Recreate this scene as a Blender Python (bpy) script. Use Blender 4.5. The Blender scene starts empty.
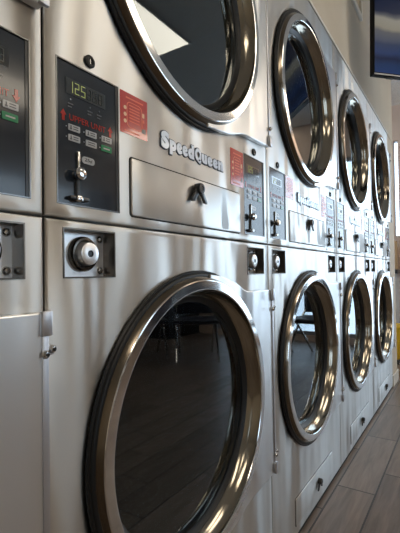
import bpy, bmesh, math, random
from mathutils import Vector, Matrix
random.seed(7)
PI = math.pi
C = bpy.context.scene.collection
ZC = 0.9286            # eye height above the floor
W = 0.80               # width of one stacked dryer
X0 = 0.3741            # seam between the first and the second dryer
TOP = 2.037
CEIL = 2.93
XEND = 5.4

# ------------------------------------------------------------------ helpers
def link(o):
    C.objects.link(o); return o

def obj(name, bm, mats, parent=None, smooth=False, angle=0.6):
    me = bpy.data.meshes.new(name)
    bmesh.ops.recalc_face_normals(bm, faces=bm.faces[:])
    if smooth:
        for f in bm.faces: f.smooth = True
        for e in bm.edges:
            if len(e.link_faces) == 2 and e.calc_face_angle(0) > angle: e.smooth = False
    bm.to_mesh(me); bm.free()
    for m in (mats if isinstance(mats, (list, tuple)) else [mats]): me.materials.append(m)
    o = bpy.data.objects.new(name, me); link(o)
    if parent is not None: o.parent = parent
    return o

def empty(name, loc, label, cat, group=None, rz=0):
    o = bpy.data.objects.new(name, None); link(o)
    o.empty_display_size = 0.1
    o.location = loc; o.rotation_euler = (0, 0, rz)
    tag(o, label, cat, group)
    return o

def tag(o, label, cat, group=None):
    o['label'] = label; o['category'] = cat
    if group: o['group'] = group

def struct(name, bm, mats, parent=None):
    o = obj(name, bm, mats, parent)
    if parent is None: o['kind'] = 'structure'
    return o

def box(bm, x0, x1, y0, y1, z0, z1, mi=0, bevel=0, seg=2):
    vs = [bm.verts.new((x, y, z)) for x in (x0, x1) for y in (y0, y1) for z in (z0, z1)]
    idx = [(0, 1, 3, 2), (4, 6, 7, 5), (0, 4, 5, 1), (2, 3, 7, 6), (0, 2, 6, 4), (1, 5, 7, 3)]
    fs = []
    for q in idx:
        f = bm.faces.new([vs[i] for i in q]); f.material_index = mi; fs.append(f)
    if bevel:
        es = list({e for f in fs for e in f.edges})
        bmesh.ops.bevel(bm, geom=es, offset=bevel, segments=seg, profile=0.5, affect='EDGES')
    return bm

def lathe(bm, prof, n=96, cx=0, cz=0, mi=0, axis='Y', cy=0, closed=False):
    """prof: list of (radius, distance along the axis)"""
    rings = []
    for r, h in prof:
        if r < 1e-6:
            p = (cx, cy + h, cz) if axis == 'Y' else (cx, cy, cz + h)
            rings.append([bm.verts.new(p)])
        else:
            ring = []
            for i in range(n):
                a = 2 * PI * i / n
                if axis == 'Y': p = (cx + r * math.cos(a), cy + h, cz + r * math.sin(a))
                else: p = (cx + r * math.cos(a), cy + r * math.sin(a), cz + h)
                ring.append(bm.verts.new(p))
            rings.append(ring)
    pairs = list(zip(rings, rings[1:]))
    if closed: pairs.append((rings[-1], rings[0]))
    for a, b in pairs:
        for i in range(n):
            j = (i + 1) % n
            if len(a) == 1 and len(b) == 1: continue
            if len(a) == 1: f = bm.faces.new((a[0], b[i], b[j]))
            elif len(b) == 1: f = bm.faces.new((a[i], a[j], b[0]))
            else: f = bm.faces.new((a[i], a[j], b[j], b[i]))
            f.material_index = mi
    return bm

def tube(bm, pts, r, n=10, mi=0):
    pts = [Vector(p) for p in pts]; rings = []
    for i, p in enumerate(pts):
        d = (pts[min(i + 1, len(pts) - 1)] - pts[max(i - 1, 0)]).normalized()
        u = d.cross(Vector((0, 0, 1)))
        if u.length < 1e-3: u = d.cross(Vector((1, 0, 0)))
        u.normalize(); v = d.cross(u)
        rings.append([bm.verts.new(p + r * (math.cos(2 * PI * k / n) * u + math.sin(2 * PI * k / n) * v)) for k in range(n)])
    for a, b in zip(rings, rings[1:]):
        for k in range(n):
            f = bm.faces.new((a[k], a[(k + 1) % n], b[(k + 1) % n], b[k])); f.material_index = mi
    for c in (rings[0], rings[-1]):
        f = bm.faces.new(c); f.material_index = mi
    return bm

def rrect(x0, x1, z0, z1, r, n=5):
    pts = []
    for cx, cz, a0 in ((x1 - r, z1 - r, 0), (x0 + r, z1 - r, 90), (x0 + r, z0 + r, 180), (x1 - r, z0 + r, 270)):
        for k in range(n + 1):
            a = math.radians(a0 + 90 * k / n)
            pts.append((cx + r * math.cos(a), cz + r * math.sin(a)))
    return pts

def prism(bm, pts, y0, y1, mi=0, chamfer=0):
    """outline in the x-z plane carried from y0 (front) to y1"""
    def loop(y, inset=0):
        if not inset: return [bm.verts.new((x, y, z)) for x, z in pts]
        n = len(pts); out = []
        area = sum(pts[i][0] * pts[(i + 1) % n][1] - pts[(i + 1) % n][0] * pts[i][1] for i in range(n))
        s = 1 if area > 0 else -1
        for i in range(n):
            a, b, c = Vector(pts[i - 1]), Vector(pts[i]), Vector(pts[(i + 1) % n])
            d1 = (b - a).normalized() if (b - a).length > 1e-9 else Vector((1, 0)); d2 = (c - b).normalized() if (c - b).length > 1e-9 else d1
            nrm = Vector((-d1.y - d2.y, d1.x + d2.x)) * s
            if nrm.length < 1e-6: nrm = Vector((-d1.y, d1.x)) * s
            nrm.normalize()
            q = b + nrm * inset
            out.append(bm.verts.new((q.x, y, q.y)))
        return out
    loops = []
    if chamfer:
        loops.append(loop(y0, chamfer)); loops.append(loop(y0 + chamfer * .3, chamfer * .3)); loops.append(loop(y0 + chamfer))
    else: loops.append(loop(y0))
    loops.append(loop(y1))
    n = len(pts)
    for a, b in zip(loops, loops[1:]):
        for i in range(n):
            f = bm.faces.new((a[i], a[(i + 1) % n], b[(i + 1) % n], b[i])); f.material_index = mi
    for l in (loops[0], loops[-1]):
        f = bm.faces.new(l); f.material_index = mi
    return bm

def text_bm(s, size, bold=0.0, extrude=0.0004, spacing=1.0):
    cu = bpy.data.curves.new('lettering', 'FONT')
    cu.body = s; cu.size = size; cu.extrude = extrude; cu.offset = bold; cu.space_character = spacing
    cu.align_x = 'LEFT'; cu.resolution_u = 4
    o = bpy.data.objects.new('lettering', cu); link(o)
    dg = bpy.context.evaluated_depsgraph_get()
    me = bpy.data.meshes.new_from_object(o.evaluated_get(dg))
    bm = bmesh.new(); bm.from_mesh(me)
    bpy.data.objects.remove(o); bpy.data.curves.remove(cu); bpy.data.meshes.remove(me)
    return bm

def place_text(bm, x, y, z, width=None, height=None):
    """stand the text up in the x-z plane, scaled to a width/height, lower left at x,z, facing -y"""
    xs = [v.co.x for v in bm.verts]; ys = [v.co.y for v in bm.verts]
    w, h = max(xs) - min(xs), max(ys) - min(ys)
    sx = width / w if width else 1; sz = height / h if height else sx
    mx, my = min(xs), min(ys)
    for v in bm.verts:
        a, b, c = v.co
        v.co = (x + (a - mx) * sx, y - c, z + (b - my) * sz)
    return bm

# ------------------------------------------------------------------ materials
def mat(name, col, rough=.5, metal=0., spec=.5, coat=0., emit=None, estr=0.):
    m = bpy.data.materials.new(name); m.use_nodes = True
    b = m.node_tree.nodes['Principled BSDF']
    b.inputs['Base Color'].default_value = (*col, 1); b.inputs['Roughness'].default_value = rough
    b.inputs['Metallic'].default_value = metal; b.inputs['Specular IOR Level'].default_value = spec
    b.inputs['Coat Weight'].default_value = coat; b.inputs['Coat Roughness'].default_value = .06
    if emit:
        b.inputs['Emission Color'].default_value = (*emit, 1); b.inputs['Emission Strength'].default_value = estr
    return m

def N(m, t, **kw):
    n = m.node_tree.nodes.new(t)
    for k, v in kw.items():
        if k.startswith('i_'): n.inputs[k[2:]].default_value = v
        else: setattr(n, k, v)
    return n

def L(m, a, b): m.node_tree.links.new(a, b)

def MATH(m, op, a, b=None, c=None):
    n = m.node_tree.nodes.new('ShaderNodeMath'); n.operation = op
    for i, v in enumerate((a, b, c)):
        if v is None: continue
        if isinstance(v, (int, float)): n.inputs[i].default_value = v
        else: L(m, v, n.inputs[i])
    return n.outputs[0]

def bsdf(m): return m.node_tree.nodes['Principled BSDF']

def mapped(m, scale):
    tc = N(m, 'ShaderNodeTexCoord'); mp = N(m, 'ShaderNodeMapping')
    geo = N(m, 'ShaderNodeNewGeometry')
    L(m, geo.outputs['Position'], mp.inputs['Vector']); mp.inputs['Scale'].default_value = scale
    return mp.outputs['Vector']

def ramp(m, fac, stops):
    r = N(m, 'ShaderNodeValToRGB'); L(m, fac, r.inputs[0])
    e = r.color_ramp.elements
    e[0].position, e[0].color = stops[0][0], (*stops[0][1], 1)
    e[1].position, e[1].color = stops[-1][0], (*stops[-1][1], 1)
    for p, c in stops[1:-1]:
        k = e.new(p); k.color = (*c, 1)
    return r.outputs[0]

def brushed_steel(name, col, rough=.36, aniso=.9, wave=.027):
    m = mat(name, col, rough, 1.0); b = bsdf(m)
    b.inputs['Anisotropic'].default_value = aniso
    cv = N(m, 'ShaderNodeCombineXYZ'); cv.inputs[2].default_value = 1
    L(m, cv.outputs[0], b.inputs['Tangent'])
    sm = N(m, 'ShaderNodeTexNoise'); sm.inputs['Scale'].default_value = 1; sm.inputs['Detail'].default_value = 3
    L(m, mapped(m, (5, 5, 3)), sm.inputs['Vector'])
    L(m, ramp(m, sm.outputs[0], [(.3, tuple(c * .93 for c in col)), (.7, tuple(min(1, c * 1.04) for c in col))]), b.inputs['Base Color'])
    wv = N(m, 'ShaderNodeTexNoise'); wv.inputs['Scale'].default_value = 1; wv.inputs['Detail'].default_value = 1
    L(m, mapped(m, (8, 8, 1.3)), wv.inputs['Vector'])
    bp = N(m, 'ShaderNodeBump'); bp.inputs['Strength'].default_value = 1; bp.inputs['Distance'].default_value = wave
    L(m, wv.outputs[0], bp.inputs['Height'])
    L(m, bp.outputs[0], b.inputs['Normal'])
    return m

M = {}
M['steel'] = brushed_steel('brushed_steel', (.61, .59, .56))
M['door_steel'] = brushed_steel('door_steel', (.80, .80, .80), .32, .6, .018)
M['chrome'] = mat('polished_rim', (.72, .71, .70), .09, 1)
M['rim_side'] = mat('rim_side', (.18, .15, .115), .2, 1)  # same chrome as the lip; dark brown reflection put into the colour
M['warm_reflection'] = mat('polished_barrel', (.30, .27, .22), .14, 1)  # chrome as well; gold reflection of the room painted in as a tint
M['collar'] = mat('collar_metal', (.13, .12, .11), .2, 1)
M['dark_metal'] = mat('dark_metal', (.22, .22, .22), .25, 1)
M['bolt'] = mat('bolt_metal', (.55, .55, .55), .22, 1)
M['plate'] = mat('bright_plate', (.92, .92, .93), .3, .8)
M['pocket'] = mat('pocket_metal', (.16, .14, .12), .28, 1)
M['rubber'] = mat('black_rubber', (.008, .008, .008), .4, spec=.3)
M['black'] = mat('black_plastic', (.015, .015, .016), .3, coat=.3)
M['dark_gap'] = mat('dark_shadow_gap', (.02, .018, .016), .8)
M['panel'] = mat('panel_overlay', (.010, .016, .025), .15, spec=.45, coat=.25)
M['display'] = mat('display_window', (.012, .014, .014), .06, spec=.9, coat=1)
M['lit_digit'] = mat('lit_digits', (.16, .18, .06), .16, spec=.45, coat=.25, emit=(.62, .70, .25), estr=.22)
M['dim_digit'] = mat('dim_digits', (.05, .055, .05), .16, spec=.45, coat=.25)
M['red_ink'] = mat('red_ink', (.38, .022, .014), .16, spec=.45, coat=.25)
M['white_ink'] = mat('white_ink', (.42, .42, .42), .16, spec=.45, coat=.25)
M['grey_ink'] = mat('grey_ink', (.11, .11, .115), .16, spec=.45, coat=.25)
M['green_key'] = mat('green_key', (.015, .20, .08), .16, spec=.45, coat=.25)
M['sticker_red'] = mat('sticker_red', (.50, .024, .018), .22, coat=1)
M['sticker_ink'] = mat('sticker_ink', (.78, .16, .08), .4)
M['sticker_cream'] = mat('sticker_cream', (.85, .55, .35), .4)
M['sticker_grey'] = mat('sticker_grey', (.25, .24, .23), .4)
M['badge_face'] = mat('badge_face', (.58, .66, .78), .3, .4, coat=.4)
M['badge_edge'] = mat('badge_edge', (.03, .05, .09), .35)
M['wall'] = mat('beige_wall', (.50, .46, .40), .75)
M['trim'] = mat('wall_trim', (.74, .70, .63), .5)
M['white_trim'] = mat('top_trim', (.72, .72, .70), .35, .6)
M['far_wall'] = mat('far_wall', (.55, .47, .41), .8)
M['frame'] = mat('window_frame', (.30, .31, .33), .4, .5)
M['seat'] = mat('dark_blue_seat', (.02, .025, .045), .45)
M['table'] = mat('dark_laminate', (.02, .02, .022), .35)
M['cream_laminate'] = mat('pale_laminate', (.55, .55, .56), .5)
M['yellow'] = mat('yellow_plastic', (.80, .52, .03), .4)
M['card'] = mat('cardboard', (.52, .36, .2), .8)
M['tv_black'] = mat('tv_black', (.004, .004, .005), .5, spec=.15)
M['wood'] = mat('brown_panel', (.20, .12, .07), .5)

def glass(name, tint, ior=1.5):
    m = bpy.data.materials.new(name); m.use_nodes = True; nt = m.node_tree; nt.nodes.clear()
    out = N(m, 'ShaderNodeOutputMaterial'); mx = N(m, 'ShaderNodeMixShader'); fr = N(m, 'ShaderNodeFresnel'); fr.inputs[0].default_value = ior
    tr = N(m, 'ShaderNodeBsdfTransparent'); tr.inputs[0].default_value = (*tint, 1)
    gl = N(m, 'ShaderNodeBsdfAnisotropic'); gl.inputs['Roughness'].default_value = .02; gl.inputs['Color'].default_value = (.86, .94, 1, 1)
    L(m, fr.outputs[0], mx.inputs[0]); L(m, tr.outputs[0], mx.inputs[1]); L(m, gl.outputs[0], mx.inputs[2]); L(m, mx.outputs[0], out.inputs[0])
    return m
M['door_glass'] = glass('dark_door_glass', (.90, .92, .94), 1.85)
M['window_glass'] = glass('clear_window_glass', (.93, .95, .96))

def lamp_mat():
    m = mat('light_diffuser', (.9, .9, .88), .5, emit=(1, .87, .69), estr=5.9)
    return m
M['lamp'] = lamp_mat()

# perforated drum
m = mat('perforated_drum', (.33, .34, .36), .32, 1); M['drum'] = m
tc = N(m, 'ShaderNodeTexCoord'); sp = N(m, 'ShaderNodeSeparateXYZ'); L(m, tc.outputs['Object'], sp.inputs[0])
zz = sp.outputs[2]
ang = MATH(m, 'ARCTAN2', zz, sp.outputs[0])
u = MATH(m, 'MULTIPLY', ang, .30 / .016); v = MATH(m, 'DIVIDE', sp.outputs[1], .014)
row = MATH(m, 'FLOOR', v)
us = MATH(m, 'ADD', u, MATH(m, 'MULTIPLY', MATH(m, 'MODULO', row, 2), .5))
fu = MATH(m, 'SUBTRACT', MATH(m, 'FRACT', us), .5); fv = MATH(m, 'SUBTRACT', MATH(m, 'FRACT', v), .5)
dist = MATH(m, 'SQRT', MATH(m, 'ADD', MATH(m, 'MULTIPLY', fu, fu), MATH(m, 'MULTIPLY', fv, fv)))
patch = MATH(m, 'GREATER_THAN', MATH(m, 'SINE', MATH(m, 'MULTIPLY', ang, 6)), -.2)
hole = MATH(m, 'MULTIPLY', MATH(m, 'LESS_THAN', dist, .27), patch)
L(m, ramp(m, hole, [(0, (.74, .77, .80)), (1, (.03, .03, .032))]), bsdf(m).inputs['Base Color'])
L(m, MATH(m, 'MULTIPLY', MATH(m, 'SUBTRACT', 1, hole), .5), bsdf(m).inputs['Metallic'])
M['drum_plain'] = mat('drum_back', (.72, .77, .82), .5, .1)

# wood-look plank tiles
m = mat('plank_tile', (.2, .17, .15), .4); M['floor'] = m
geo = N(m, 'ShaderNodeNewGeometry'); sp = N(m, 'ShaderNodeSeparateXYZ'); L(m, geo.outputs['Position'], sp.inputs[0])
PW, PL = .155, .635
yy = MATH(m, 'DIVIDE', MATH(m, 'MULTIPLY', MATH(m, 'ADD', sp.outputs[1], .022), -1), PW)
row = MATH(m, 'FLOOR', yy); fy = MATH(m, 'FRACT', yy)
xx = MATH(m, 'DIVIDE', MATH(m, 'SUBTRACT', MATH(m, 'SUBTRACT', sp.outputs[0], 1.82), MATH(m, 'MULTIPLY', row, .2117)), PL)
col_ = MATH(m, 'FLOOR', xx); fx = MATH(m, 'FRACT', xx)
dx = MATH(m, 'MULTIPLY', MATH(m, 'MINIMUM', fx, MATH(m, 'SUBTRACT', 1, fx)), PL)
dy = MATH(m, 'MULTIPLY', MATH(m, 'MINIMUM', fy, MATH(m, 'SUBTRACT', 1, fy)), PW)
gro = MATH(m, 'LESS_THAN', MATH(m, 'MINIMUM', dx, dy), .0034)
cid = N(m, 'ShaderNodeCombineXYZ'); L(m, row, cid.inputs[0]); L(m, col_, cid.inputs[1])
wn = N(m, 'ShaderNodeTexWhiteNoise'); L(m, cid.outputs[0], wn.inputs[0])
off = N(m, 'ShaderNodeVectorMath', operation='MULTIPLY_ADD'); L(m, geo.outputs['Position'], off.inputs[0]); off.inputs[1].default_value = (3.5, 38, 1)
sc_ = N(m, 'ShaderNodeVectorMath', operation='SCALE'); L(m, wn.outputs['Color'], sc_.inputs[0]); sc_.inputs['Scale'].default_value = 40
L(m, sc_.outputs[0], off.inputs[2])
gr = N(m, 'ShaderNodeTexNoise'); gr.inputs['Scale'].default_value = 1; gr.inputs['Detail'].default_value = 5; gr.inputs['Roughness'].default_value = .6; gr.inputs['Distortion'].default_value = .6
L(m, off.outputs[0], gr.inputs['Vector'])
tone = MATH(m, 'ADD', MATH(m, 'MULTIPLY', gr.outputs[0], .8), MATH(m, 'MULTIPLY', wn.outputs['Value'], .22))
wc = ramp(m, tone, [(.25, (.075, .055, .043)), (.5, (.165, .126, .102)), (.78, (.28, .225, .187))])
mxn = N(m, 'ShaderNodeMix', data_type='RGBA'); L(m, gro, mxn.inputs[0]); L(m, wc, mxn.inputs[6]); mxn.inputs[7].default_value = (.022, .018, .015, 1)
L(m, mxn.outputs[2], bsdf(m).inputs['Base Color'])
L(m, MATH(m, 'MULTIPLY_ADD', gr.outputs[0], .2, .30), bsdf(m).inputs['Roughness'])
bp = N(m, 'ShaderNodeBump'); bp.inputs['Strength'].default_value = .5; bp.inputs['Distance'].default_value = .002
L(m, MATH(m, 'SUBTRACT', MATH(m, 'MULTIPLY', gr.outputs[0], .4), gro), bp.inputs['Height']); L(m, bp.outputs[0], bsdf(m).inputs['Normal'])

# ceiling tiles with a grid
m = mat('ceiling_tile', (.62, .61, .58), .85); M['ceiling'] = m
geo = N(m, 'ShaderNodeNewGeometry'); sp = N(m, 'ShaderNodeSeparateXYZ'); L(m, geo.outputs['Position'], sp.inputs[0])
def grid(v, o):
    f = MATH(m, 'FRACT', MATH(m, 'DIVIDE', MATH(m, 'ADD', v, o), .61))
    return MATH(m, 'MULTIPLY', MATH(m, 'MINIMUM', f, MATH(m, 'SUBTRACT', 1, f)), .61)
g = MATH(m, 'LESS_THAN', MATH(m, 'MINIMUM', grid(sp.outputs[0], 20 * .61 - 1.68), grid(sp.outputs[1], 20 * .61 + 1.38)), .011)
nz = N(m, 'ShaderNodeTexNoise'); nz.inputs['Scale'].default_value = 60; nz.inputs['Detail'].default_value = 3; L(m, geo.outputs['Position'], nz.inputs['Vector'])
tl = ramp(m, nz.outputs[0], [(.35, (.66, .63, .58)), (.6, (.78, .75, .70))])
mxn = N(m, 'ShaderNodeMix', data_type='RGBA'); L(m, g, mxn.inputs[0]); L(m, tl, mxn.inputs[6]); mxn.inputs[7].default_value = (.75, .74, .72, 1)
L(m, mxn.outputs[2], bsdf(m).inputs['Base Color'])

# subtle mottling on the painted walls
for key, a, b_ in (('wall', (.58, .50, .39), (.64, .555, .44)), ('far_wall', (.60, .45, .36), (.66, .51, .42))):
    m = M[key]; nz = N(m, 'ShaderNodeTexNoise'); nz.inputs['Scale'].default_value = 3; nz.inputs['Detail'].default_value = 4
    L(m, mapped(m, (1, 1, 1)), nz.inputs['Vector']); L(m, ramp(m, nz.outputs[0], [(.3, a), (.7, b_)]), bsdf(m).inputs['Base Color'])

# ------------------------------------------------------------------ the setting
XL, YF, YB = -2.6, -4.6, 1.5
bm = bmesh.new(); box(bm, XL, XEND, YF, YB, -.06, 0); struct('floor', bm, M['floor'])
bm = bmesh.new(); box(bm, XL, XEND, YF, YB, CEIL, CEIL + .06); struct('ceiling', bm, M['ceiling'])
PIER = 3.856
bm = bmesh.new()
box(bm, XL, PIER, 0.0, .76, TOP - .0005, CEIL)                 # bulkhead over the dryers
box(bm, XL, -.428, .02, .76, 0, TOP + .004)
box(bm, X0 + 4 * W + .004, PIER, .004, .76, 0, TOP + .004)
box(bm, XL, PIER, .765, .86, 0, CEIL)
struct('wall_back', bm, M['wall'])
bm = bmesh.new(); box(bm, XL - .1, XL, YF, .86, 0, CEIL); struct('wall_left', bm, M['wall'])
bm = bmesh.new(); box(bm, PIER, XEND, YB, YB + .1, 0, CEIL); struct('wall_alcove', bm, M['far_wall'])
def wall_with_holes(name, axis, pos, th, a0, a1, holes, m):
    bm = bmesh.new(); holes = sorted(holes); cur = a0
    def b(u0, u1, z0, z1):
        if u1 - u0 < 1e-4 or z1 - z0 < 1e-4: return
        if axis == 'X': box(bm, pos, pos + th, u0, u1, z0, z1)
        else: box(bm, u0, u1, pos, pos + th, z0, z1)
    for u0, u1, z0, z1 in holes:
        b(cur, u0, 0, CEIL); b(u0, u1, 0, z0); b(u0, u1, z1, CEIL); cur = u1
    b(cur, a1, 0, CEIL)
    return struct(name, bm, m)
END_HOLES = [(-2.70, -.30, .08, 2.40), (.152, .200, 1.35, 2.50)]
wall_with_holes('wall_end', 'X', XEND, .12, YF, YB, END_HOLES, M['far_wall'])
ADDED_FRONT_HOLES = [(-2.1, -.6, .5, 2.3), (2.6, 5.15, 1.0, 2.35)]  # unseen windows, added to bring in more daylight
wall_with_holes('wall_front', 'Y', YF - .12, .12, XL, XEND, ADDED_FRONT_HOLES, M['wall'])
def window(n, axis, pos, h, divs):
    u0, u1, z0, z1 = h
    fr = bmesh.new(); gl = bmesh.new(); t = .045 if u1 - u0 > .2 else .004
    def b(bm, a0, a1, c0, c1, p0, p1):
        if axis == 'X': box(bm, p0, p1, a0, a1, c0, c1)
        else: box(bm, a0, a1, p0, p1, c0, c1)
    p0, p1 = pos + .03, pos + .09
    b(fr, u0, u1, z0, z0 + t, p0, p1); b(fr, u0, u1, z1 - t, z1, p0, p1)
    for k in range(divs + 1):
        c = u0 + t / 2 + (u1 - u0 - t) * k / divs
        b(fr, c - t / 2, c + t / 2, z0 + t, z1 - t, p0, p1)
    o = struct('window_%d' % n, fr, M['frame'])
    b(gl, u0 + t, u1 - t, z0 + t, z1 - t, pos + .055, pos + .061)
    obj('window_pane', gl, M['window_glass'], o)
window(1, 'X', XEND, END_HOLES[0], 3)
window(2, 'X', XEND, END_HOLES[1], 1)
window(3, 'Y', YF - .12, ADDED_FRONT_HOLES[0], 3)
window(4, 'Y', YF - .12, ADDED_FRONT_HOLES[1], 3)  # added window, sized to brighten the near steel and coin plates
# framed access panel on the wall above the dryers
bm = bmesh.new()
fx0, fx1, fz0, fz1 = 1.55, 2.63, ZC + 1.535, ZC + 1.90
for a in ((fx0, fx1, fz0, fz0 + .03), (fx0, fx1, fz1 - .03, fz1), (fx0, fx0 + .03, fz0 + .03, fz1 - .03), (fx1 - .03, fx1, fz0 + .03, fz1 - .03)):
    box(bm, a[0], a[1], -.016, -.0003, a[2], a[3], 0, .003)
struct('trim_1', bm, M['trim'])
# pale cover strip along the top of the dryers
bm = bmesh.new(); box(bm, XL, X0 + 4 * W, -.005, -.0003, TOP - .005, TOP + .008, 0, .001); struct('trim_2', bm, M['trim'])
bm = bmesh.new(); box(bm, X0 + 4 * W + .004, PIER, -.006, .0037, 0, .09, 0, .002); struct('baseboard_back', bm, M['trim'])

# ------------------------------------------------------------------ stacked dryers
Hw = W / 2
ZU, ZL = ZC + .6675, ZC - .3235
SEAM = ZC + .0884
RH = .300           # opening in the front
def front_panel(z0, z1, circles, rects):
    bm = bmesh.new()
    x0, x1 = -Hw + .0012, Hw - .0012
    def loop(ins, y): return [bm.verts.new(p) for p in ((x0 + ins, y, z0 + ins), (x1 - ins, y, z0 + ins), (x1 - ins, y, z1 - ins), (x0 + ins, y, z1 - ins))]
    ls = [loop(.005, 0), loop(.0022, .0007), loop(.0007, .0022), loop(0, .005), loop(0, .03)]
    for a, b in zip(ls, ls[1:]):
        for i in range(4): bm.faces.new((a[i], a[(i + 1) % 4], b[(i + 1) % 4], b[i]))
    es = []
    def edges(vs):
        for i in range(len(vs)):
            e = bm.edges.get((vs[i], vs[(i + 1) % len(vs)]))
            if e is None: e = bm.edges.new((vs[i], vs[(i + 1) % len(vs)]))
            es.append(e)
    edges(ls[0])
    holes = []
    for cz, r in circles:
        holes.append([(r * math.cos(2 * PI * k / 96), cz + r * math.sin(2 * PI * k / 96)) for k in range(96)])
    for a in rects: holes.append(rrect(*a, .002, 3))
    for h in holes:
        vs = [bm.verts.new((x, 0, z)) for x, z in h]; edges(vs)
        vb = [bm.verts.new((x, .012, z)) for x, z in h]
        for i in range(len(vs)): bm.faces.new((vs[i], vs[(i + 1) % len(vs)], vb[(i + 1) % len(vs)], vb[i]))
    bmesh.ops.triangle_fill(bm, edges=es, use_beauty=True)
    return bm

PLX0, PLX1, PZ0, PZ1 = .0228, .1547, ZC + .1112, ZC + .3368
CX0, CX1, CZ0, CZ1 = .0343, .1402, ZC - .0015, ZC + .073
panelL = (-Hw + PLX0, -Hw + PLX1, PZ0, PZ1); panelR = (Hw - PLX1, Hw - PLX0, PZ0, PZ1)
coinL = (-Hw + CX0, -Hw + CX1, CZ0, CZ1); coinR = (Hw - CX1, Hw - CX0, CZ0, CZ1)

SEG = {'0': 'abcdef', '1': 'bc', '2': 'abged', '5': 'afgcd', '8': 'abcdefg'}
def seven(bm, ch, x, z, w, h, y, mi=0):
    t = w * .2
    s = dict(a=(x, x + w, z + h - t, z + h), d=(x, x + w, z, z + t), g=(x, x + w, z + h / 2 - t / 2, z + h / 2 + t / 2),
             f=(x, x + t, z + h / 2, z + h), e=(x, x + t, z, z + h / 2), b=(x + w - t, x + w, z + h / 2, z + h), c=(x + w - t, x + w, z, z + h / 2))
    for k in SEG[ch]:
        a = s[k]; g = t * .12; box(bm, a[0] + g, a[1] - g, y - .0004, y, a[2] + g, a[3] - g, mi)

def arrow(x, z, w, h, up, y):
    s = 1 if up else -1
    pts = [(0, .5), (.5, 0.02), (.22, 0.02), (.22, -.5), (-.22, -.5), (-.22, 0.02), (-.5, 0.02)]
    return prism(bmesh.new(), [(x + a * w, z + s * b * h) for a, b in pts], y - .0005, y)

def bolt_bm(bm, x, y, z, r, h, mi=0):
    lathe(bm, [(r, 0), (r * .95, -h * .4), (r * .6, -h * .85), (0, -h)], 16, x, z, mi, cy=y)

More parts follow.
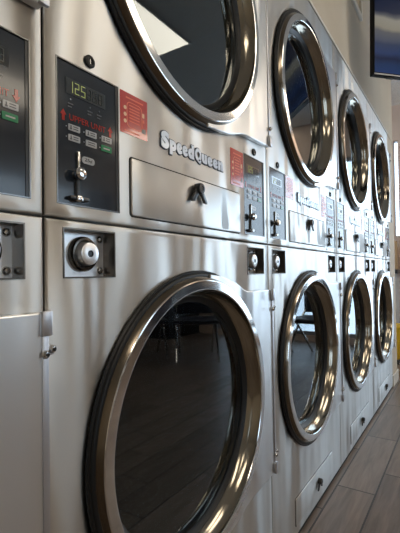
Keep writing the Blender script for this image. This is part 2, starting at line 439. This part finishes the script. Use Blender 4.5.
def control_panel(root, r, upper):
    x0, x1, z0, z1 = r; ox = x0 - PLX0          # element x values below count from the cabinet's left edge
    yp = .0012
    bm = bmesh.new(); box(bm, x0 + .0018, x1 - .0018, yp, yp + .006, z0 + .0018, z1 - .0018)
    p = obj('control_panel', bm, M['panel'], root)
    bm = bmesh.new()                            # slim metal surround
    for a in ((x0 - .001, x0 + .0016, z0 - .001, z1 + .001), (x1 - .0016, x1 + .001, z0 - .001, z1 + .001), (x0 + .0016, x1 - .0016, z0 - .001, z0 + .0016), (x0 + .0016, x1 - .0016, z1 - .0016, z1 + .001)):
        box(bm, a[0], a[1], -.0010, .012, a[2], a[3], 0, .0004, 1)
    obj('surround', bm, M['dark_metal'], p)
    bm = bmesh.new(); box(bm, x1 - .0062, x1 - .0017, .0002, yp - .0001, z0 + .002, z1 - .002)
    obj('side_strip', bm, M['black'], p)
    q = lambda v: ox + v
    yd = yp - .0002
    bm = bmesh.new(); box(bm, q(.0405), q(.124), yd - .0006, yd, ZC + .286, ZC + .3115); obj('display', bm, M['display'], p)
    ye = yd - .0008
    a = bmesh.new(); b = bmesh.new()
    for i, ch in enumerate('125888'):
        seven(a if i < 3 else b, ch, q(.0455 + i * .0125), ZC + .2895, .0092, .0185, ye)
    obj('lit_digits', a, M['lit_digit'], p); obj('unlit_digits', b, M['dim_digit'], p)
    for lx in (.05, .09, .11):                  # indicator dots and tiny legends
        bm = bmesh.new()
        lathe(bm, [(.0014, 0), (.0014, -.0006), (0, -.0008)], 10, q(lx), ZC + (.2785), cy=yd)
        for k in range(2): box(bm, q(lx - .0055), q(lx + .0055 - .003 * k), yd - .0004, yd, ZC + .2705 - k * .005, ZC + .2725 - k * .005)
        obj('indicator', bm, M['grey_ink'], p)
    for ax in (.0359, .135): obj('arrow', arrow(q(ax), ZC + .2505, .0115, .018, upper, yd), M['red_ink'], p)
    bm = place_text(text_bm('UPPER UNIT' if upper else 'LOWER UNIT', .02), q(.0476), yd, ZC + .2452, .0765, .0098)
    obj('lettering', bm, M['red_ink'], p)
    for i, (bx, bz) in enumerate(((.0448, .2298), (.0798, .2298), (.1145, .2298), (.0448, .2135), (.0798, .2135), (.1135, .2135))):
        bm = bmesh.new()
        if i == 5:
            prism(bm, rrect(q(bx), q(bx + .0235), ZC + bz - .0008, ZC + bz + .0098, .0012, 3), yd - .0012, yd)
            box(bm, q(bx + .005), q(bx + .019), yd - .0015, yd - .0012, ZC + bz + .0035, ZC + bz + .0055, 1)
            obj('button', bm, [M['green_key'], M['white_ink']], p)['label'] = 'green button'
        else:
            prism(bm, rrect(q(bx), q(bx + .0232), ZC + bz - .0008, ZC + bz + .0092, .0012, 3), yd - .0012, yd)
            if i != 4:
                box(bm, q(bx + .004), q(bx + .006), yd - .0015, yd - .0012, ZC + bz + .001, ZC + bz + .0075, 1)
                box(bm, q(bx + .003), q(bx + .007), yd - .0015, yd - .0012, ZC + bz + .001, ZC + bz + .003, 1)
            for k in range(2): box(bm, q(bx + .0095 - (.005 if i == 4 else 0)), q(bx + .0195), yd - .0015, yd - .0012, ZC + bz + .0018 + k * .0036, ZC + bz + .0034 + k * .0036, 1)
            obj('button', bm, [M['white_ink'], M['grey_ink']], p)
        if i != 5:
            pass
    for i, (bx, bz) in enumerate(((.0415, .234), (.0765, .234), (.1115, .234), (.0415, .2177), (.0765, .2177), (.1108, .2177))):
        bm = bmesh.new(); lathe(bm, [(.0011, 0), (.0011, -.0005), (0, -.0006)], 8, q(bx), ZC + bz, cy=yd)
        obj('button_lamp', bm, M['white_ink'], p)
    # price tag, coin slot
    t = bmesh.new(); prism(t, rrect(q(.0715), q(.0985), ZC + .1825, ZC + .1940, .0055, 5), yd - .0008, yd)
    tg = obj('price_plate', t, M['white_ink'], p)
    tx = place_text(text_bm('25¢', .01), q(.0768), yd - .0008, ZC + .1848, .0165, .0072); tx2 = obj('price_lettering', tx, M['display'], p)
    cs = bmesh.new()
    prism(cs, rrect(q(.0605), q(.0655), ZC + .152, ZC + .1985, .0024, 4), yd - .004, yd, 0, .001)
    prism(cs, rrect(q(.0575), q(.0640), ZC + .122, ZC + .152, .001, 2), yd - .003, yd, 0)
    box(cs, q(.0586), q(.0640), yd - .0045, yd - .003, ZC + .123, ZC + .152, 1)
    lathe(cs, [(.0040, 0), (.0045, -.004), (.0085, -.006), (.0105, -.010), (.0102, -.0145), (.0065, -.018), (0, -.019)], 24, q(.0588), ZC + .161, cy=yd)
    prism(cs, rrect(q(.0425), q(.081), ZC + .1195, ZC + .1250, .002, 3), yd - .008, yd, 1, .001)
    prism(cs, rrect(q(.0535), q(.0655), ZC + .1170, ZC + .1260, .003, 3), yd - .0105, yd, 0, .0015)
    obj('coin_slot', cs, [M['chrome'], M['black']], p, True)
    return p

def coin_vault(root, r):
    x0, x1, z0, z1 = r; D = .027
    bm = bmesh.new()                            # frame and pocket walls
    t = .0022
    for a in ((x0 - t, x0, z0 - t, z1 + t), (x1, x1 + t, z0 - t, z1 + t), (x0, x1, z0 - t, z0), (x0, x1, z1, z1 + t)):
        box(bm, a[0], a[1], -.0016, D + .004, a[2], a[3])
    p = obj('coin_vault', bm, M['pocket'], root)
    bm = bmesh.new(); box(bm, x0, x1, D, D + .003, z0, z1); obj('face_plate', bm, M['plate'], p)
    cx, cz = (x0 + x1) / 2 + .005, (z0 + z1) / 2 + .0005
    bm = bmesh.new(); lathe(bm, [(.0295, 0), (.0295, -.006), (.027, -.0105), (.0235, -.011), (.0215, -.007), (.0215, -.0004)], 40, cx, cz, cy=D)
    obj('lock_collar', bm, M['collar'], p, True)
    bm = bmesh.new(); lathe(bm, [(.021, -.0004), (.0205, -.014), (.0185, -.021), (.0165, -.0222), (.0062, -.0222), (.0058, -.0205), (0, -.0205)], 40, cx, cz, cy=D)
    obj('lock', bm, M['plate'], p, True)
    bm = bmesh.new(); lathe(bm, [(.0055, -.0207), (.0055, -.0226), (.0042, -.0226), (.004, -.0212), (0, -.0212)], 20, cx, cz, cy=D)
    obj('keyhole', bm, M['black'], p, True)
    for sx in (x0 + .009, x1 - .009):
        for sz in (z0 + .010, z1 - .010):
            bm = bmesh.new(); bolt_bm(bm, sx, D, sz, .0065, .0055); obj('bolt', bm, M['bolt'], p, True)

def latch(root_part, x, z, y=0, k=1.0):
    """black lock barrel with two hanging wings"""
    bm = bmesh.new()
    lathe(bm, [(.0145 * k, 0), (.0145 * k, -.011), (.0125 * k, -.0145), (.007 * k, -.0148), (.006 * k, -.013), (0, -.013)], 28, x, z + .009 * k, cy=y)
    for s in (-1, 1):
        pts = [(x + s * .001 * k, z + .014 * k), (x + s * .011 * k, z + .012 * k), (x + s * .034 * k, z - .020 * k), (x + s * .034 * k, z - .026 * k), (x + s * .022 * k, z - .025 * k), (x + s * .004 * k, z - .003 * k), (x + s * .001 * k, z - .002 * k)]
        prism(bm, pts, y - .0085, y - .0035, 0, .001)
    return obj('latch', bm, M['black'], root_part, True)

def flush_panel(root, name, x0, x1, z0, z1):
    bm = bmesh.new(); prism(bm, rrect(x0 - .0026, x1 + .0026, z0 - .0026, z1 + .0026, .008), -.0004, .0015)
    g = bmesh.new(); prism(g, rrect(x0, x1, z0, z1, .006), -.0032, -.0002, 0, .0022)
    p = obj(name, g, M['steel'], root, True)
    obj('shadow_line', bm, M['dark_gap'], p)
    return p

RO = .318
def door(root, cz, lower):
    # hinge-side skin: follows the ring, then a flat tab to the hinge edge
    s = 1
    pts = []
    out = [(.035, .322), (.085, .317), (.125, .309), (.155, .301), (.178, .292), (.20, .281), (.225, .2745), (.255, .2725)]
    def cap(l): return [(x, cz + z) for x, z in l]
    xr = .3925
    top = out + [(xr - .004, .2725), (xr, .268)]
    low = [(xr, -.276), (xr - .004, -.281), (.30, -.284), (.255, -.2865), (.225, -.2885), (.20, -.293), (.178, -.300), (.155, -.306), (.125, -.312), (.085, -.318), (.035, -.322)]
    arc = []
    for k in range(0, 41):
        a = math.radians(-84 + 168 * k / 40); arc.append((.300 * math.cos(a), .300 * math.sin(a)))
    bm = bmesh.new(); prism(bm, cap(top + low + arc), -.0165, -.0035, 0, .0025)
    d = obj('door', bm, M['door_steel'], root)
    bm = bmesh.new(); lathe(bm, [(.312, -.0005), (.3285, -.0005), (.3315, -.003), (.3315, -.0065), (.329, -.009), (.326, -.0085), (.3245, -.011), (.322, -.0125), (.317, -.0125), (.312, -.010)], 128, 0, cz, closed=True)
    obj('outer_gasket', bm, M['rubber'], d, True)
    bm = bmesh.new(); lathe(bm, [(.3185, -.0112), (.3170, -.0145), (.3115, -.0208), (.3100, -.0226)], 160, 0, cz)
    obj('rim_side', bm, M['rim_side'], d, True, .3)
    bm = bmesh.new(); lathe(bm, [(.3101, -.0225), (.3092, -.0236), (.3075, -.0241), (.2898, -.0246), (.2882, -.0242), (.2872, -.0230), (.2870, -.0215)], 160, 0, cz)
    obj('bezel', bm, M['chrome'], d, True, .22)
    bm = bmesh.new(); lathe(bm, [(.2870, -.0217), (.2845, -.0105), (.2835, -.009), (.2800, .000), (.2782, .0015), (.2715, .0135), (.271, .015)], 160, 0, cz)
    obj('barrel', bm, M['warm_reflection'], d, True, .9)
    bm = bmesh.new(); lathe(bm, [(.290, .0142), (.2713, .0142), (.2695, .016), (.2645, .0205), (.2605, .024), (.2585, .0245), (.2575, .032), (.290, .032)], 128, 0, cz, closed=True)
    obj('inner_gasket', bm, M['rubber'], d, True)
    bm = bmesh.new(); lathe(bm, [(0, .0255), (.2590, .0255), (.2590, .0285), (0, .0285)], 96, 0, cz)
    obj('door_glass', bm, M['door_glass'], d)
    # hinges: block on the corner, long pin edge, two screws
    bm = bmesh.new()
    hz = cz + .2725
    box(bm, .3795, .3955, -.024, -.0165, hz - .033, hz + .002, 0, .0015)
    box(bm, .3795, .3955, -.024, -.0165, cz - .281, cz - .249, 0, .0015)
    box(bm, .3818, .3922, -.0192, -.0165, cz - .249, hz - .033, 0, .0008)
    for z_ in (cz + .2175, cz - .222): box(bm, .3922, .4040, -.0150, -.0020, z_ - .007, z_ + .007, 0, .001)
    obj('hinge', bm, M['bolt_soft'], d, True)
    for dz in (.2135, -.2265):
        for x_, y_, z_ in ((.3862, -.0192, dz), (.4005, -.0150, dz + .0055)):
            bm = bmesh.new(); bolt_bm(bm, x_, y_, cz + z_, .0062, .006)
            lathe(bm, [(.0028, -.0060), (.0028, -.0064), (0, -.0064)], 8, x_, cz + z_, 1, cy=y_)
            obj('hinge_screw', bm, [M['bolt'], M['black']], d, True)
    return d
M['bolt_soft'] = mat('hinge_steel', (.62, .62, .65), .36, 1)

def drum(root, cz):
    hold = bmesh.new()
    lathe(hold, [(.292, .036), (.296, .056), (.340, .062), (.340, .405)], 96, 0, 0)
    o = obj('drum', hold, M['drum'], root, True, .5); o.location = (0, 0, cz)
    bm = bmesh.new(); lathe(bm, [(.340, .405), (.30, .412), (.20, .410), (.08, .402), (0, .402)], 96, 0, 0)
    b = obj('drum_back', bm, M['drum_plain'], o, True)
    for k in range(4):
        a = math.radians(35 + 90 * k); bm = bmesh.new()
        pts = [(-.045, 0), (-.018, .055), (.018, .055), (.045, 0)]
        v0 = []; v1 = []
        for t, h in pts:
            rr = .339 - h
            x = rr * math.cos(a) - t * math.sin(a); z = rr * math.sin(a) + t * math.cos(a)
            v0.append(bm.verts.new((x, .10, z))); v1.append(bm.verts.new((x, .40, z)))
        for i in range(4): bm.faces.new((v0[i], v0[(i + 1) % 4], v1[(i + 1) % 4], v1[i]))
        bm.faces.new(v0); bm.faces.new(v1)
        obj('drum_rib', bm, M['drum_plain'], o)

def sticker(root, x0, x1, z0, z1):
    w, h = x1 - x0, z1 - z0
    P = lambda u, v: (x0 + u * w, z0 + v * h)
    bm = bmesh.new(); box(bm, x0, x1, -.0007, -.0001, z0, z1)
    y = -.0007
    def bar(u0, u1, v0, v1, mi):
        box(bm, x0 + u0 * w, x0 + u1 * w, y - .0002, y, z0 + v0 * h, z0 + v1 * h, mi)
    o_, i_ = rrect(x0 + .22 * w, x0 + .80 * w, z0 + .17 * h, z0 + .80 * h, .13 * w), rrect(x0 + .25 * w, x0 + .77 * w, z0 + .19 * h, z0 + .78 * h, .11 * w)
    a = [bm.verts.new((x, y - .0002, z)) for x, z in o_]; b = [bm.verts.new((x, y - .0002, z)) for x, z in i_]
    for k in range(len(a)):
        f = bm.faces.new((a[k], a[(k + 1) % len(a)], b[(k + 1) % len(a)], b[k])); f.material_index = 1
    for v in (.30, .46, .62): lathe(bm, [(.05 * w, 0), (.05 * w, -.0003), (0, -.0003)], 14, x0 + .17 * w, z0 + v * h, 2, cy=y)
    for v in (.70, .62, .55, .47, .40, .32): bar(.32, .70, v, v + .03, 1)
    bar(.2, .84, .86, .90, 1); bar(.15, .7, .06, .09, 1)
    bar(.80, .88, .55, .66, 2); bar(.81, .88, .42, .50, 1); bar(.78, .92, .16, .27, 3)
    return obj('warning_sticker', bm, [M['sticker_red'], M['sticker_ink'], M['sticker_cream'], M['sticker_grey']], root)

def badge(root):
    bx, bz = -Hw + .273, ZC + .2595
    wid = .255
    parts = [('S', 0, .115, -.002, .040), ('peed', .118, .30, -.0055, None), ('Q', 0.46, .125, -.002, .036), ('ueen', .59, .41, 0, None)]
    # dark backing first, bright face over it: same letters, the backing swollen
    def build(bold, y, ex):
        bm = bmesh.new()
        for s, u, w, dz, h in (('S', 0, .108, 0, .036), ('p', .112, .094, -.0075, .0305), ('e', .208, .082, 0, .0235), ('e', .290, .082, 0, .0235), ('d', .373, .098, 0, .0315),
                               ('Q', .480, .112, -.004, .0345), ('u', .592, .095, 0, .0225), ('e', .690, .095, 0, .0225), ('e', .788, .095, 0, .0225), ('n', .886, .105, 0, .0225)):
            t = text_bm(s, .035, .0026, .0006)
            g = bold
            place_text(t, bx + u * wid + .0012 - g, y, bz + dz - g, w * wid - .0012 + 2 * g, h + 2 * g)
            me = bpy.data.meshes.new('tmp'); t.to_mesh(me); t.free(); bm.from_mesh(me); bpy.data.meshes.remove(me)
        return bm
    p = obj('name_badge', build(.0022, -.0008, 1), M['badge_edge'], root)
    obj('badge_lettering', build(0, -.0022, 1), M['badge_face'], p)

def make_dryer():
    r = empty('stacked_dryer', (0, 0, 0), '', 'dryer', 'stacked dryers along the wall')
    bm = bmesh.new()                            # shell: sides, top, back, behind the fronts
    t = .003; a = Hw - .0015
    box(bm, -a, -a + t, .03, .74, .012, TOP - .004); box(bm, a - t, a, .03, .74, .012, TOP - .004)
    box(bm, -a + t, a - t, .03, .74, TOP - .010, TOP - .004); box(bm, -a + t, a - t, .73, .74, .012, TOP - .010)
    box(bm, -a + t, a - t, .03, .73, SEAM - .004, SEAM + .004)
    obj('cabinet', bm, M['steel'], r)
    bm = bmesh.new(); box(bm, -a + .004, a - .004, .004, .70, 0, .0118)
    obj('toe_kick', bm, M['dark_gap'], r)
    bm = bmesh.new(); box(bm, -a + .002, a - .002, .02, .029, SEAM - .01, SEAM + .01); obj('seam_strip', bm, M['dark_gap'], r)
    obj('upper_front', front_panel(SEAM + .0016, TOP - .002, [(ZU, RH)], [panelL, panelR]), M['steel'], r, True, .3)
    obj('lower_front', front_panel(.014, SEAM - .0016, [(ZL, RH)], [(c[0] - .0023, c[1] + .0023, c[2] - .0023, c[3] + .0023) for c in (coinL, coinR)]), M['steel'], r, True, .3)
    control_panel(r, panelL, True); control_panel(r, panelR, False)
    coin_vault(r, coinL); coin_vault(r, coinR)
    for s in (-1, 1):                           # cam lock above each control panel
        bm = bmesh.new(); lathe(bm, [(.0105, 0), (.0105, -.0025), (.009, -.0035), (.006, -.0035), (.0055, -.002), (0, -.002)], 24, s * (Hw - .0888), ZC + .3545)
        box(bm, s * (Hw - .0888) - .0008, s * (Hw - .0888) + .0008, -.0026, -.0020, ZC + .3505, ZC + .3585, 1)
        obj('cam_lock', bm, [M['rubber'], M['bolt']], r, True)
    p = flush_panel(r, 'lint_drawer', -Hw + .1833, -Hw + .6146, ZC + .1094, ZC + .2166)
    latch(p, -Hw + .4025, ZC + .186, -.0032, .9)
    p = flush_panel(r, 'service_panel', -Hw + .1933, -Hw + .6501, ZC - .8804, ZC - .7879)
    latch(p, -Hw + .449, ZC - .838, -.0032, .8)
    sticker(r, -Hw + .159, -Hw + .2335, ZC + .259, ZC + .336)
    sticker(r, -Hw + .568, -Hw + .641, ZC + .236, ZC + .334)
    badge(r)
    for cz, lo in ((ZU, False), (ZL, True)):
        door(r, cz, lo); drum(r, cz)
    return r

def children(o): return [c for c in bpy.data.objects if c.parent == o]
def copy_tree(o, parent=None):
    c = o.copy(); C.objects.link(c)
    if parent is not None: c.parent = parent
    for ch in children(o): copy_tree(ch, c)
    return c

LAB = ['stainless stacked dryer cut off by the left edge of the picture',
       'nearest full stacked dryer with two bright red stickers and the largest round doors',
       'second full stacked dryer in the row, right of the one with bright red stickers',
       'third full stacked dryer, between the second and the one at the row end',
       'last stainless stacked dryer at the far end of the row, beside the pale pier']
dry = make_dryer()
allr = [dry]
for i in range(1, 5): allr.append(copy_tree(dry))
for i, o in enumerate(allr):
    o.location = (X0 + (i - 1) * W + Hw, 0, 0); o['label'] = LAB[i]

# ------------------------------------------------------------------ television
TVY = -.15
tv = empty('television', (2.315, -.124, 1.977), 'wide flat television mounted high above the dryers, showing blue and beige bands', 'television')
tv.rotation_euler = (math.radians(0), 0, 0)
M_tv = bpy.data.materials.new('screen_picture'); M_tv.use_nodes = True; m = M_tv
tc = N(m, 'ShaderNodeTexCoord'); mp = N(m, 'ShaderNodeMapping'); L(m, tc.outputs['Object'], mp.inputs[0])
sp = N(m, 'ShaderNodeSeparateXYZ'); L(m, mp.outputs[0], sp.inputs[0])
nz = N(m, 'ShaderNodeTexNoise'); nz.inputs['Scale'].default_value = 5; nz.inputs['Detail'].default_value = 2; L(m, tc.outputs['Object'], nz.inputs['Vector'])
hgt = MATH(m, 'ADD', MATH(m, 'DIVIDE', sp.outputs[2], .56), MATH(m, 'MULTIPLY', MATH(m, 'SUBTRACT', nz.outputs[0], .5), .12))
cr = ramp(m, hgt, [(0, (.016, .045, .15)), (.10, (.012, .035, .11)), (.16, (.006, .014, .05)), (.22, (.016, .04, .13)), (.30, (.02, .04, .10)), (.345, (.06, .075, .12)), (.42, (.10, .105, .12)), (.455, (.27, .25, .20)), (.53, (.30, .285, .24)), (.56, (.10, .105, .12)), (.60, (.006, .014, .045)), (1, (.006, .012, .04))])
b = bsdf(m); b.inputs['Base Color'].default_value = (.01, .01, .01, 1); b.inputs['Roughness'].default_value = .25; b.inputs['Specular IOR Level'].default_value = .05
L(m, cr, b.inputs['Emission Color']); b.inputs['Emission Strength'].default_value = .6
TW, TH = .96, .56
bm = bmesh.new(); box(bm, 0, TW, .0, .035, 0, TH, 0, .004); box(bm, .2, TW - .2, .035, .07, .08, TH - .1, 0, .01)
obj('casing', bm, M['tv_black'], tv)
bm = bmesh.new(); box(bm, .006, TW - .006, -.0012, -.0002, .014, TH - .012); obj('screen', bm, M_tv, tv)
bm = bmesh.new(); box(bm, .09, .135, .008, .024, -.007, .0008, 0, .002); obj('sensor', bm, M['black'], tv)
bm = bmesh.new(); box(bm, .003, TW - .003, -.0010, -.0002, .002, .009); obj('lower_trim', bm, M['frame'], tv)
tv_mount = bmesh.new()
box(tv_mount, TW / 2 - .1, TW / 2 + .1, .0705, .085, .15, .42); tube(tv_mount, [(TW / 2, .085, .3), (TW / 2, .20, .3)], .02)
box(tv_mount, TW / 2 - .025, TW / 2 + .025, .17, .22, .28, CEIL - 1.977 - .001)
obj('ceiling_bracket', tv_mount, M['tv_black'], tv)
A = math.radians(-43)
tv.rotation_euler = (math.radians(2.0), 0, A)

# ------------------------------------------------------------------ ceiling lights
def light(x, y, first=[None]):
    if first[0] is None:
        t = empty('ceiling_light', (x, y, CEIL), '', 'ceiling light', 'ceiling light panels')
        bm = bmesh.new()
        for a in ((-.61, .61, -.305, -.285), (-.61, .61, .285, .305), (-.61, -.59, -.285, .285), (.59, .61, -.285, .285)): box(bm, a[0], a[1], a[2], a[3], -.014, -.0005)
        obj('frame', bm, M['white_trim'], t)
        bm = bmesh.new(); box(bm, -.59, .59, -.285, .285, -.010, -.004); obj('diffuser', bm, M['lamp'], t)
        first[0] = t
    else:
        t = copy_tree(first[0]); t.location = (x, y, CEIL)
    t['label'] = 'white rectangular light panel set in the tiled ceiling, out of frame above the aisle'
    return t
for x in (-.15, 2.29, 4.73):
    for y in (-1.685, -3.515): light(x, y)

# ------------------------------------------------------------------ things beyond the end of the row
cn = empty('counter', (5.05, .55, 0), 'pale counter with a dark top beyond the end of the dryers', 'counter')
bm = bmesh.new(); box(bm, -.3, .34, -.45, .45, .90, .945, 0, .004); obj('worktop', bm, M['table'], cn)
bm = bmesh.new(); box(bm, -.12, .33, -.40, .42, 0, .90); obj('base', bm, M['cream_laminate'], cn)
bx = bmesh.new(); box(bx, -.14, .14, -.2, .2, 0, .33, 0, .003); box(bx, -.03, .03, -.201, .201, .32, .3315, 1)
o = obj('cardboard_box', bx, [M['card'], M['trim']]); o.location = (5.1, .36, .9455); tag(o, 'brown cardboard box on the dark counter top past the dryers', 'box')
bk = empty('mop_bucket', (4.55, .16, 0), 'yellow mop bucket on the floor past the end of the dryers', 'bucket')
bm = bmesh.new(); lathe(bm, [(0, .05), (.13, .05), (.15, .10), (.175, .36), (.185, .365), (.185, .38), (.168, .38), (.145, .11), (.12, .07), (0, .07)], 32, axis='Z'); obj('tub', bm, M['yellow'], bk, True)
for sx in (-1, 1):
    for sy in (-1, 1):
        bm = bmesh.new(); lathe(bm, [(0, -.012), (.024, -.012), (.024, .012), (0, .012)], 16, sx * .09, .024, cy=sy * .08); obj('wheel', bm, M['black'], bk, True)
        bm = bmesh.new(); box(bm, sx * .09 - .008, sx * .09 + .008, sy * .08 - .016, sy * .08 - .0125, .02, .056); box(bm, sx * .09 - .008, sx * .09 + .008, sy * .08 - .016, sy * .08 + .016, .0495, .056); obj('castor_fork', bm, M['bolt'], bk)
bm = bmesh.new(); tube(bm, [(-.17, 0, .37), (-.15, 0, .45), (0, 0, .50), (.15, 0, .45), (.17, 0, .37)], .006); obj('handle', bm, M['black'], bk, True)

# waiting chairs that show up in the door glass
def chair(x, y, rz, first=[None]):
    if first[0] is None:
        t = empty('waiting_chair', (x, y, 0), '', 'chair', 'waiting chairs across the aisle')
        bm = bmesh.new(); box(bm, -.25, .25, -.24, .24, .40, .44, 0, .015); obj('seat', bm, M['seat'], t)
        bm = bmesh.new(); box(bm, -.25, .25, .22, .26, .47, .90, 0, .015); obj('backrest', bm, M['seat'], t)
        for s in (-1, 1):
            bm = bmesh.new(); tube(bm, [(s * .22, -.27, .012), (s * .22, .05, .385), (s * .22, .215, .50), (s * .22, .215, .80)], .012); obj('leg', bm, M['chrome'], t, True)
            bm = bmesh.new(); tube(bm, [(s * .19, .30, .012), (s * .19, -.08, .385)], .012); obj('leg', bm, M['chrome'], t, True)
        bm = bmesh.new(); tube(bm, [(-.24, -.1, .388), (.24, -.1, .388)], .011); obj('cross_bar', bm, M['chrome'], t, True)
        first[0] = t
    else:
        t = copy_tree(first[0]); t.location = (x, y, 0)
    t.rotation_euler = (0, 0, rz)
    t['label'] = 'dark chair with chrome legs across the aisle, reflected in the door glass'
for x, y, a in ((4.35, -.80, -1.45), (4.25, -1.36, -1.45), (3.75, -1.95, -2.2), (3.45, -2.45, -2.4)): chair(x, y, a)

# unseen washers, added to give the steel something to reflect
def washer(x, first=[None]):
    if first[0] is None:
        t = empty('added_washer', (x, -3.85, 0), '', 'washer', 'added washers for the steel to reflect')
        bm = bmesh.new(); box(bm, -.36, .36, -.7, 0, .0, 1.2, 0, .01); obj('cabinet', bm, M['door_steel'], t)
        bm = bmesh.new(); lathe(bm, [(.25, .0005), (.25, .03), (.21, .045), (.18, .03)], 48, 0, .6); obj('door', bm, M['chrome'], t, True)
        bm = bmesh.new(); lathe(bm, [(.181, .0005), (.181, .03), (.12, .045), (0, .05)], 48, 0, .6); obj('door_glass', bm, M['black'], t, True)
        bm = bmesh.new(); box(bm, -.32, .32, .0005, .006, .98, 1.14); obj('control_panel', bm, M['panel'], t)
        first[0] = t
    else:
        t = copy_tree(first[0]); t.location = (x, -3.85, 0)
    t['label'] = 'added steel front loading washer across the aisle, unseen, there for the steel to reflect'
for k in range(5): washer(1.0 + k * .74)

vm = empty('added_vending_machine', (4.95, -3.45, 0), 'added tall dark vending machine, unseen, put in to darken the steel reflections', 'vending machine')  # invented, placed to give the steel a dark streak
bm = bmesh.new(); box(bm, -.36, .44, -.42, .46, 0, 1.88, 0, .01); obj('cabinet', bm, M['table'], vm)
bm = bmesh.new(); box(bm, -.372, -.3605, -.32, .20, .55, 1.75, 0, .003); obj('window', bm, M['display'], vm)
bm = bmesh.new(); box(bm, -.374, -.3605, .25, .40, .9, 1.5, 0, .003); obj('coin_panel', bm, M['frame'], vm)
bm = bmesh.new(); box(bm, -.374, -.3605, -.3, .2, .25, .42, 0, .003); obj('delivery_flap', bm, M['frame'], vm)

# ------------------------------------------------------------------ light
w = bpy.data.worlds.new('daylight'); bpy.context.scene.world = w; w.use_nodes = True
bg = w.node_tree.nodes['Background']; bg.inputs[0].default_value = (.70, .85, 1.0, 1); bg.inputs[1].default_value = 3.9
def portal(loc, rot, sx, sy):
    l = bpy.data.lights.new('window_portal', 'AREA'); l.shape = 'RECTANGLE'; l.size = sx; l.size_y = sy; l.cycles.is_portal = True
    o = bpy.data.objects.new('window_portal', l); link(o); o.location = loc; o.rotation_euler = rot
h = END_HOLES[0]; portal((XEND + .11, (h[0] + h[1]) / 2, (h[2] + h[3]) / 2), (0, PI / 2, 0), h[3] - h[2], h[1] - h[0])
for h in ADDED_FRONT_HOLES: portal(((h[0] + h[1]) / 2, YF - .11, (h[2] + h[3]) / 2), (PI / 2, 0, 0), h[1] - h[0], h[3] - h[2])

# ------------------------------------------------------------------ camera
yaw, pitch, roll, f, d = .58003, .0181, -.0152, 407.681, .5167
F = Vector((math.cos(yaw) * math.cos(pitch), math.sin(yaw) * math.cos(pitch), math.sin(pitch)))
R = Vector((math.sin(yaw), -math.cos(yaw), 0)); U = R.cross(F)
R2 = R * math.cos(roll) + U * math.sin(roll); U2 = -R * math.sin(roll) + U * math.cos(roll)
cam = bpy.data.cameras.new('camera'); co = bpy.data.objects.new('camera', cam); link(co)
cam.sensor_fit = 'HORIZONTAL'; cam.sensor_width = 36; cam.lens = f / 400 * 36; cam.clip_start = .02
co.matrix_world = Matrix(((R2.x, U2.x, -F.x, 0), (R2.y, U2.y, -F.y, -d), (R2.z, U2.z, -F.z, ZC), (0, 0, 0, 1)))
sc = bpy.context.scene; sc.camera = co
sc.view_settings.view_transform = 'Standard'; sc.view_settings.look = 'None'; sc.view_settings.gamma = 1; sc.view_settings.exposure = 0.24
sc.view_settings.use_curve_mapping = False
sc.cycles.max_bounces = 10; sc.cycles.transparent_max_bounces = 16
